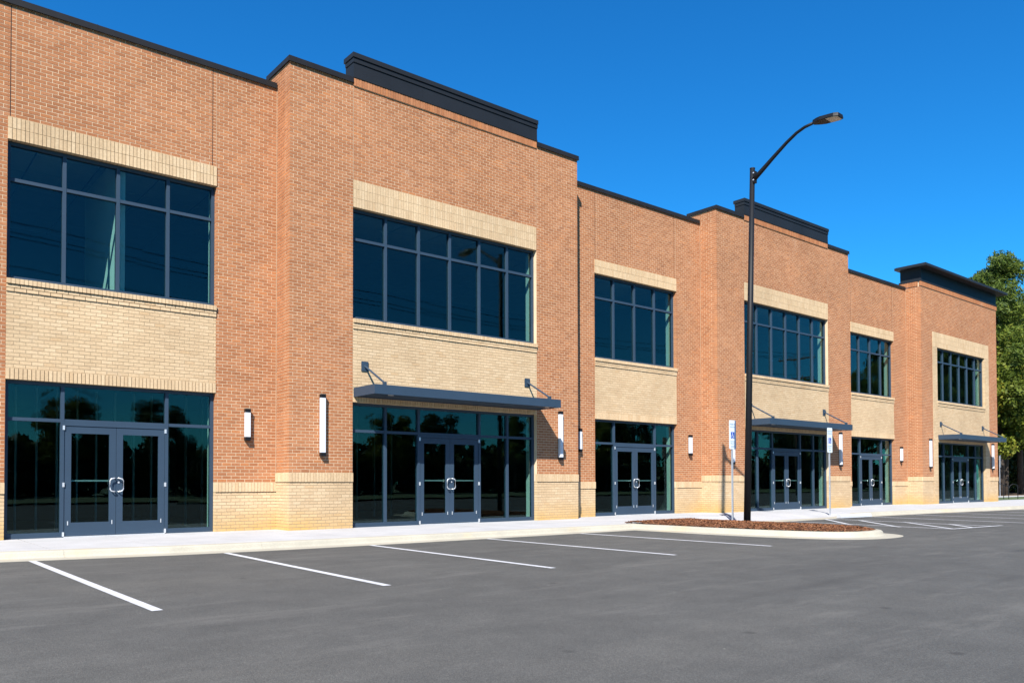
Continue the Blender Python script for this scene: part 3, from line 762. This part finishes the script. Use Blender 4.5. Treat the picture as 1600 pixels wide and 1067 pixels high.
def inside(x, y):
    c = False; P = inner+[(inner[-1][0], 14.35), (inner[0][0], 14.35)]
    for i in range(len(P)):
        (xa, ya), (xb, yb) = P[i], P[i-1]
        if (ya > y) != (yb > y) and x < (xb-xa)*(y-ya)/(yb-ya)+xa: c = not c
    return c
def edge_d(x, y): return min(min(math.hypot(x-a, y-b) for a, b in inner), max(0, 14.4-y))
def mound(x, y): return -.005+.10*(1-math.exp(-edge_d(x, y)/.35))
G = 26; mb = MB(); idx = {}
xs = np.linspace(IX0, IX1, 18); ys = np.linspace(8.6, 14.36, 44)
for i, xx in enumerate(xs):
    for j, yy in enumerate(ys):
        if inside(xx, yy): idx[(i, j)] = len(mb.v); mb.v.append((xx, yy, mound(xx, yy)))
for (i, j) in list(idx):
    q = [(i, j), (i+1, j), (i+1, j+1), (i, j+1)]
    if all(t in idx for t in q): mb.f.append(tuple(idx[t] for t in q)); mb.t.append(.5)
bed = mb.build('mulch_bed', M['soil'], None, smooth=True); bed['kind'] = 'structure'
mb = MB(); cnt = 0
while cnt < 15000:
    xx = random.uniform(IX0, IX1); yy = random.uniform(8.55, 14.36)
    if not inside(xx, yy): continue
    cnt += 1; zz = mound(xx, yy)+random.uniform(-.004, .02); L = random.uniform(.012, .034); w = random.uniform(.004, .010); a = random.uniform(0, 6.28); e = random.uniform(-.5, .5)
    d = Vector((math.cos(a)*math.cos(e), math.sin(a)*math.cos(e), math.sin(e)))*L; nn = Vector((-math.sin(a), math.cos(a), random.uniform(-.6, .6)))*w; p = Vector((xx, yy, zz)); h = Vector((0, 0, w*.8)); t = random.random()
    mb.poly([p-d-nn, p+d-nn*.6, p+d+nn*.6, p-d+nn], t); mb.poly([p-d-nn, p+d-nn*.6, p+d-nn*.6-h, p-d-nn-h], t)
chips = mb.build('mulch', M['mulch'], None, tone=True); chips['kind'] = 'stuff'

# ------------------------------------------------------------------ street lamp
LX, LY = 17.77, 12.2; LZ = .075
lamp = empty('street_lamp', (LX, LY, LZ), 'tall black street lamp with one curved arm standing in the mulch island', 'street lamp')
og = lamp.location
MB().tube([(LX, LY, LZ-.2), (LX, LY, 4.5), (LX, LY, 9.08)], [.088, .075, .063], 20).build('pole', M['black'], lamp, smooth=True, org=og)
mb = MB(); mb.tube([(LX, LY, LZ-.12), (LX, LY, LZ-.01), (LX, LY, LZ+.005)], [.13, .13, .095], 20); mb.build('base_collar', M['black'], lamp, org=og)
MB().tube([(LX, LY, 9.08), (LX, LY, 9.105), (LX, LY, 9.12)], [.068, .068, .03], 20).build('pole_cap', M['black'], lamp, org=og)
arm = [(LX, LY-.05, 8.80), (LX, LY-.22, 8.92), (LX, LY-.60, 9.20), (LX, LY-.97, 9.46), (LX, LY-1.24, 9.615), (LX, LY-1.46, 9.69), (LX, LY-1.72, 9.72)]
MB().tube(arm, [.062, .058, .048, .042, .038, .036, .034], 12).build('arm', M['black'], lamp, smooth=True, org=og)
mb = MB(); mb.box(LX-.05, LX+.05, LY-.105, LY-.05, 8.70, 9.0); mb.build('arm_bracket', M['black'], lamp, org=og)
for z in (8.77, 8.95): MB().tube([(LX-.055, LY-.075, z), (LX-.070, LY-.075, z)], .018, 8).build('bolt', M['chrome'], lamp, org=og)
hd = [(-.055, 0), (-.13, .12), (-.175, .24), (-.175, .60), (-.12, .70), (.12, .70), (.175, .60), (.175, .24), (.13, .12), (.055, 0)]
mb = MB(); zt = lambda t: 9.685-.08*t
bot = [(LX+a, LY-1.69-b, zt(b)) for a, b in hd]; top_ = [(LX+a*.86, LY-1.69-b*.97-.01, zt(b)+.085) for a, b in hd]
mb.v += bot+top_; k = len(hd); mb.f += [tuple(range(k)), tuple(reversed(range(k, 2*k)))]+[(i, k+i, k+(i+1) % k, (i+1) % k) for i in range(k)]; mb.t += [.5]*(k+2)
lamp.rotation_euler = (.0145, .018, 0)
head = mb.build('lamp_head', M['black'], lamp, org=og)
MB().poly([(LX+a, LY-1.69-b, zt(b)-.004) for a, b in ((-.11, .14), (-.145, .26), (-.145, .38), (.145, .38), (.145, .26), (.11, .14))]).build('driver_cover', M['bark'], head, org=og)
mb = MB(); mb.v += [(LX+a, LY-1.69-b, zt(b)-d) for d in (.003, .012) for a, b in ((-.145, .39), (-.145, .60), (-.10, .67), (.10, .67), (.145, .60), (.145, .39))]
mb.f += [tuple(range(6)), tuple(range(11, 5, -1))]+[(i, 6+i, 6+(i+1) % 6, (i+1) % 6) for i in range(6)]; mb.t += [.5]*8
mb.build('lens', M['lens'], head, org=og)

# ------------------------------------------------------------------ accessible parking signs
def acc_sign(x, y, zb, ztop, label, extra=True, rot=0, panel_h=.84, w=.32):
    o = empty('parking_sign', (0, 0, 0), label, 'sign', 'accessible parking signs on galvanised posts')
    MB().box(-.028, .028, .004, .034, zb, ztop-.05).build('post', M['galv'], o)
    mb = MB(); hw = w/2; r = .025
    pts = [(-hw+r, ztop), (-hw, ztop-r), (-hw, ztop-panel_h+r), (-hw+r, ztop-panel_h), (hw-r, ztop-panel_h), (hw, ztop-panel_h+r), (hw, ztop-r), (hw-r, ztop)]
    pn = mb.prism(pts, 'y', -.003, .0025).build('sign_panel', M['sign_white'], o)
    zc = ztop-panel_h*.52; b = .085
    MB().box(-b, b, -.005, -.0035, zc-.095, zc+.095).build('symbol_field', M['sign_blue'], pn)
    # wheelchair figure
    s = MB(); yy = -.0065
    def disc(cx, cz, rr, n=14): s.poly([(cx+rr*math.cos(2*math.pi*i/n), yy, cz+rr*math.sin(2*math.pi*i/n)) for i in range(n)])
    disc(-.012, zc+.066, .014)
    s.poly([(-.024, yy, zc+.048), (-.004, yy, zc+.048), (.0, yy, zc-.012), (-.018, yy, zc-.012)])
    s.poly([(-.008, yy, zc+.026), (.034, yy, zc+.026), (.034, yy, zc+.014), (-.008, yy, zc+.014)])
    s.poly([(-.018, yy, zc-.008), (.036, yy, zc-.008), (.036, yy, zc-.022), (-.018, yy, zc-.022)])
    s.poly([(.022, yy, zc-.02), (.038, yy, zc-.02), (.062, yy, zc-.07), (.046, yy, zc-.074)])
    for i in range(16):
        a0, a1 = R(95+i*15), R(95+(i+1)*15)
        s.poly([(-.008+.05*math.cos(a0), yy, zc-.034+.05*math.sin(a0)), (-.008+.05*math.cos(a1), yy, zc-.034+.05*math.sin(a1)), (-.008+.038*math.cos(a1), yy, zc-.034+.038*math.sin(a1)), (-.008+.038*math.cos(a0), yy, zc-.034+.038*math.sin(a0))])
    s.build('wheelchair_symbol', M['sign_white'], pn)
    for txt, dz, size in (('RESERVED', .10, .058), ('PARKING', .18, .058), ('MAXIMUM', .60, .046), ('PENALTY', .66, .046), ('$250', .745, .066)):
        cu = bpy.data.curves.new('lettering', 'FONT'); cu.body = txt; cu.size = size*1.05; cu.align_x = 'CENTER'; cu.align_y = 'CENTER'; cu.extrude = .0004
        tmp = bpy.data.objects.new('lettering_tmp', cu); C.objects.link(tmp); dg = bpy.context.evaluated_depsgraph_get(); me = bpy.data.meshes.new_from_object(tmp.evaluated_get(dg)); bpy.data.objects.remove(tmp)
        me.transform(Matrix.Translation((0, -.0045, ztop-dz-.02)) @ Matrix.Rotation(R(90), 4, 'X')); me.materials.clear(); me.materials.append(M['sign_ink']); me.name = 'lettering'
        add('lettering', me, pn)
    if extra:
        MB().box(-.15, .15, -.003, .0025, ztop-panel_h-.17, ztop-panel_h-.012).build('lower_plate', M['sign_white'], o)
    o.location = (x, y, 0); o.rotation_euler.z = rot
    return o
acc_sign(19.95, 14.17, -.06, 2.85, 'accessible parking sign on a dark post beside the lamp post behind the mulch', False)
acc_sign(25.72, 14.38, -.13, 2.88, 'white accessible parking sign on a pale post beside the concrete wheel stop', False)
acc_sign(62.9, 22.4, -.3, 2.9, 'distant parking sign seen from behind beyond the right end of the building', False, rot=R(40))

# ------------------------------------------------------------------ wheel stop
ws = MB().prism([(-.08, 0), (-.075, .06), (-.045, .115), (.045, .115), (.075, .06), (.08, 0)], 'x', -.9, .9)
for v in (0, 1): pass
wso = ws.build('wheel_stop', M['stop'], None); wso.location = (25.42, 13.38, ZA+.018); wso.rotation_euler.z = R(-3)
tag(wso, 'white concrete wheel stop lying on the asphalt in front of the bare sign post', 'wheel stop')

# ------------------------------------------------------------------ handrail at the far corner
hr = empty('handrail', (54.9, 19.0, 0), 'low black metal handrail with curved ends beyond the far corner of the building', 'handrail')
og = hr.location
for (x, y) in ((54.72, 19.3), (54.95, 19.1), (55.4, 18.75)):
    MB().tube([(x, y, -.05), (x, y, .86)], .022, 8).build('post', M['black'], hr, org=og)
MB().tube([(54.3, 19.75, .98), (54.5, 19.5, .95), (54.72, 19.3, .86), (54.95, 19.1, .74), (55.02, 19.05, .66)], .02, 8).build('rail', M['black'], hr, org=og)
MB().tube([(54.95, 19.1, .62), (55.02, 19.04, .80), (55.15, 18.95, .90), (55.3, 18.83, .88), (55.4, 18.75, .72)], .02, 8).build('rail', M['black'], hr, org=og)

# ------------------------------------------------------------------ far ground beyond the building
sheet('lawn', [(47.75, 17.98), (140, 17.98), (140, 21.5), (47.75, 21.5)], -.012, M['grass'])
sheet('sidewalk_far', [(50, 21.5), (140, 21.5), (140, 23.2), (50, 23.2)], -.008, M['walk'])
sheet('woodland_floor', [(47.75, 23.2), (200, 23.2), (200, 120), (47.75, 120)], -.016, M['litter'])
sheet('lawn_front', [(-120, -15), (260, -15), (260, -110), (-120, -110)], -.02, M['grass'])

# ------------------------------------------------------------------ trees
def leaf_mesh(name, clumps, per, size, mat, seed, flat=.6):
    rg = np.random.default_rng(seed); P = []; T = []
    for (cx, cy, cz, rx, rz, tn) in clumps:
        n = int(per*rx*rx); d = rg.normal(size=(n, 3)); d /= np.linalg.norm(d, axis=1)[:, None]; rad = rg.random(n)**.45
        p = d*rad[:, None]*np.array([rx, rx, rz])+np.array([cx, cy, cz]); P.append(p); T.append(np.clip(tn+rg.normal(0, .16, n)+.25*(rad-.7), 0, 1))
    P = np.concatenate(P); T = np.concatenate(T); n = len(P)
    a = rg.normal(size=(n, 3)); a /= np.linalg.norm(a, axis=1)[:, None]; b = rg.normal(size=(n, 3)); b -= a*(a*b).sum(1)[:, None]; b /= np.linalg.norm(b, axis=1)[:, None]
    s = size*(.6+.8*rg.random(n))[:, None]
    V = np.stack([P-a*s, P+b*s*flat, P+a*s, P-b*s*flat], 1).reshape(-1, 3)
    me = bpy.data.meshes.new(name); me.vertices.add(4*n); me.vertices.foreach_set('co', V.ravel()); me.loops.add(4*n); me.loops.foreach_set('vertex_index', np.arange(4*n, dtype=np.int32))
    me.polygons.add(n); me.polygons.foreach_set('loop_start', np.arange(0, 4*n, 4, dtype=np.int32)); me.polygons.foreach_set('loop_total', np.full(n, 4, dtype=np.int32)); me.update(calc_edges=True)
    at = me.attributes.new('tone', 'FLOAT', 'FACE'); at.data.foreach_set('value', T.astype(np.float32)); me.materials.append(mat); return me
def tree_kind(kind, H, seed):
    rd = random.Random(seed); mb = MB(); cl = []
    lean = rd.uniform(-.3, .3)
    if kind == 'pine':
        mb.tube([(0, 0, -.4), (lean*.3, 0, H*.35), (lean, .1, H*.7), (lean*1.2, 0, H*.97)], [H*.016, H*.013, H*.009, .03], 9)
        n = 30
        for i in range(n):
            t = .34+.64*(i+.5)/n; a = i*2.4+rd.uniform(-.4, .4); reach = H*.21*(1.12-t)**.55*rd.uniform(.55, 1.1)
            c = (lean*t+math.cos(a)*reach, math.sin(a)*reach, H*t+rd.uniform(-.3, .5)); rr = rd.uniform(.75, 1.35)*H/16
            mb.tube([(lean*t, 0, H*t-reach*.35), ((lean*t+c[0])/2, c[1]/2, c[2]-.35), c], [.07, .05, .02], 5)
            tn = rd.uniform(.25, .75); cl.append((c[0], c[1], c[2], rr, rr*.62, tn))
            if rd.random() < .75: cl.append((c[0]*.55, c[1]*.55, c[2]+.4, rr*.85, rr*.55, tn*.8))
        return mb, cl
    mb.tube([(0, 0, -.4), (lean*.3, 0, H*.3), (lean, .1, H*.6), (lean*1.2, 0, H*.85)], [H*.018, H*.014, H*.01, .03], 9)
    n = 34; lo = .34 if kind == 'gold' else .12
    for i in range(n):
        t = lo+(.95-lo)*(i+.5)/n; a = i*2.4+rd.uniform(-.5, .5); reach = H*.33*math.sin(math.pi*min(1, (t-.02)*.94))**.7*rd.uniform(.45, 1.0)
        c = (lean*t+math.cos(a)*reach, math.sin(a)*reach, H*t+rd.uniform(-.4, .4)); rr = rd.uniform(.9, 1.5)*H/12
        mb.tube([(lean*t*.8, 0, H*t*.72), ((lean*t+c[0])/2, c[1]/2, c[2]-.5), c], [.07, .05, .02], 5); cl.append((c[0], c[1], c[2], rr, rr*.75, rd.uniform(.25, .8)))
    return mb, cl
PROTO = {}
def proto(kind, var, H, per, size):
    key = (kind, var)
    if key not in PROTO:
        mb, cl = tree_kind(kind, H, hash((kind == 'pine', var)) % 999+var*17)
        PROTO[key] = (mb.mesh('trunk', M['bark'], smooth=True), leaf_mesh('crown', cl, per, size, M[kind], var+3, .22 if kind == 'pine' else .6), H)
    return PROTO[key]
def tree(kind, var, x, y, H, label, group, per=None, size=None, rot=None):
    per = per or {'pine': 640, 'gold': 380, 'broad': 230}[kind]; size = size or {'pine': .15, 'gold': .14, 'broad': .17}[kind]
    tr, cr, h0 = proto(kind, var, {'pine': 16, 'gold': 11, 'broad': 11}[kind], per, size); s = H/h0
    o = empty({'pine': 'pine_tree', 'gold': 'golden_tree', 'broad': 'broadleaf_tree'}[kind], (x, y, -.02), label, 'tree', group)
    o.rotation_euler.z = random.uniform(0, 6.28) if rot is None else rot; o.scale = (s, s, s)
    for nm, me in (('trunk', tr), ('crown', cr)):
        q = bpy.data.objects.new(nm, me); C.objects.link(q); q.parent = o
    return o
G1 = 'trees of the wood beyond the right end of the building'
tree('pine', 0, 69.3, 24.6, 18.4, 'tall yellow-green pine rising above the roof at the right end of the building', G1)
tree('pine', 1, 75.0, 25.2, 16.0, 'dark green pine at the right edge of the picture behind the tall pine', G1)
tree('gold', 0, 67.5, 25.6, 11.5, 'golden leafed tree below the tall pine beside the far corner', G1)
tree('gold', 1, 72.5, 25.4, 12.0, 'yellow-green spreading tree under the pines at the right edge', G1)
WOOD = 'tree in the dark wood behind the front row of pines'
for i, (k, v, x, y, h) in enumerate((('broad', 0, 73, 31, 12), ('broad', 1, 79, 30, 12), ('pine', 1, 78, 36, 18), ('broad', 0, 85, 34, 13), ('pine', 0, 86, 29, 17), ('broad', 1, 68, 32, 10), ('pine', 0, 64, 36, 13), ('gold', 1, 84, 25.5, 10), ('broad', 1, 92, 30, 13), ('pine', 1, 96, 26, 17), ('broad', 0, 80, 42, 14), ('broad', 1, 90, 45, 15), ('broad', 0, 70, 42, 12))):
    tree(k, v, x, y, h, WOOD, 'dark wood behind the front pines')
# undergrowth in the wood
ug = [(random.uniform(64, 105), random.uniform(26.5, 40), random.uniform(.2, 3.0), random.uniform(.8, 1.7), random.uniform(.7, 1.3), random.uniform(0, .3)) for _ in range(170)]
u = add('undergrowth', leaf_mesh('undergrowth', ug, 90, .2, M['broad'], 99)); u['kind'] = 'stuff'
# trees across the car park, seen only as reflections in the glass
G2 = 'trees across the car park mirrored in the shop glass'
OPP = [(6, -34, 7.0), (14, -37, 8.2), (20, -33, 7.4), (27, -36, 8.0), (34, -38, 9), (41, -34, 7.6), (48, -37, 8.6), (56, -33, 8.4), (64, -36, 9.8), (72, -33, 10.0), (80, -36, 11.5), (88, -32, 12), (97, -34, 14), (106, -30, 15), (116, -32, 17), (126, -29, 18), (136, -31, 21), (146, -28, 27), (157, -30, 28), (168, -27, 28), (152, -24, 26), (163, -23, 27), (112, -24, 13), (131, -22, 17), (142, -25, 24)]
for i, (x, y, h) in enumerate(OPP):
    kd = ('broad', 'gold', 'broad', 'pine')[i % 4] if h < 14 else ('pine', 'broad', 'gold', 'pine')[i % 4]
    tree(kd, i % 2, x, y, h, 'tree on the far side of the car park, mirrored in the shop glass', G2)
hd_ = [(random.uniform(-5, 185), random.uniform(-43, -37), random.uniform(.4, 5.2)*random.uniform(.6, 1), random.uniform(1.5, 2.6), random.uniform(1.3, 2.2), random.uniform(0, .35)) for _ in range(330)]
u = add('hedgerow', leaf_mesh('hedgerow', hd_, 34, .42, M['broad'], 77, .7)); u['kind'] = 'stuff'

# ------------------------------------------------------------------ power pole and lines (mirrored in the upper windows)
up = empty('utility_pole', (65, -5, -.1), 'wooden utility pole with two crossarms, mirrored in the upper window of the middle bay', 'utility pole')
og = up.location
MB().tube([(65, -5, -.4), (65, -5, 12.4)], [.15, .09], 12).build('pole', M['bark'], up, smooth=True, org=og)
for z in (11.9, 10.2):
    mb = MB(); mb.box(64.94, 65.06, -6.7, -3.3, z-.06, z+.06); ca = mb.build('crossarm', M['bark'], up, org=og)
    for yy in (-6.6, -5.6, -4.4, -3.4): MB().tube([(65, yy, z+.07), (65, yy, z+.24)], .05, 8).build('insulator', M['galv'], ca, org=og)
for i, (yy, z) in enumerate(((-6.2, 12.15), (-5.4, 12.15), (-3.8, 12.15), (-4.6, 10.45))):
    pts = [(65+t*60*s_, yy, z-1.1*(1-(2*t-1)**2)) for s_ in (-1,) for t in np.linspace(0, 1, 13)]
    w_ = MB().tube(pts, .016, 5).build('power_line', M['black'], None)
    tag(w_, 'thin black overhead power line, mirrored in the upper windows', 'power line', 'overhead power lines')
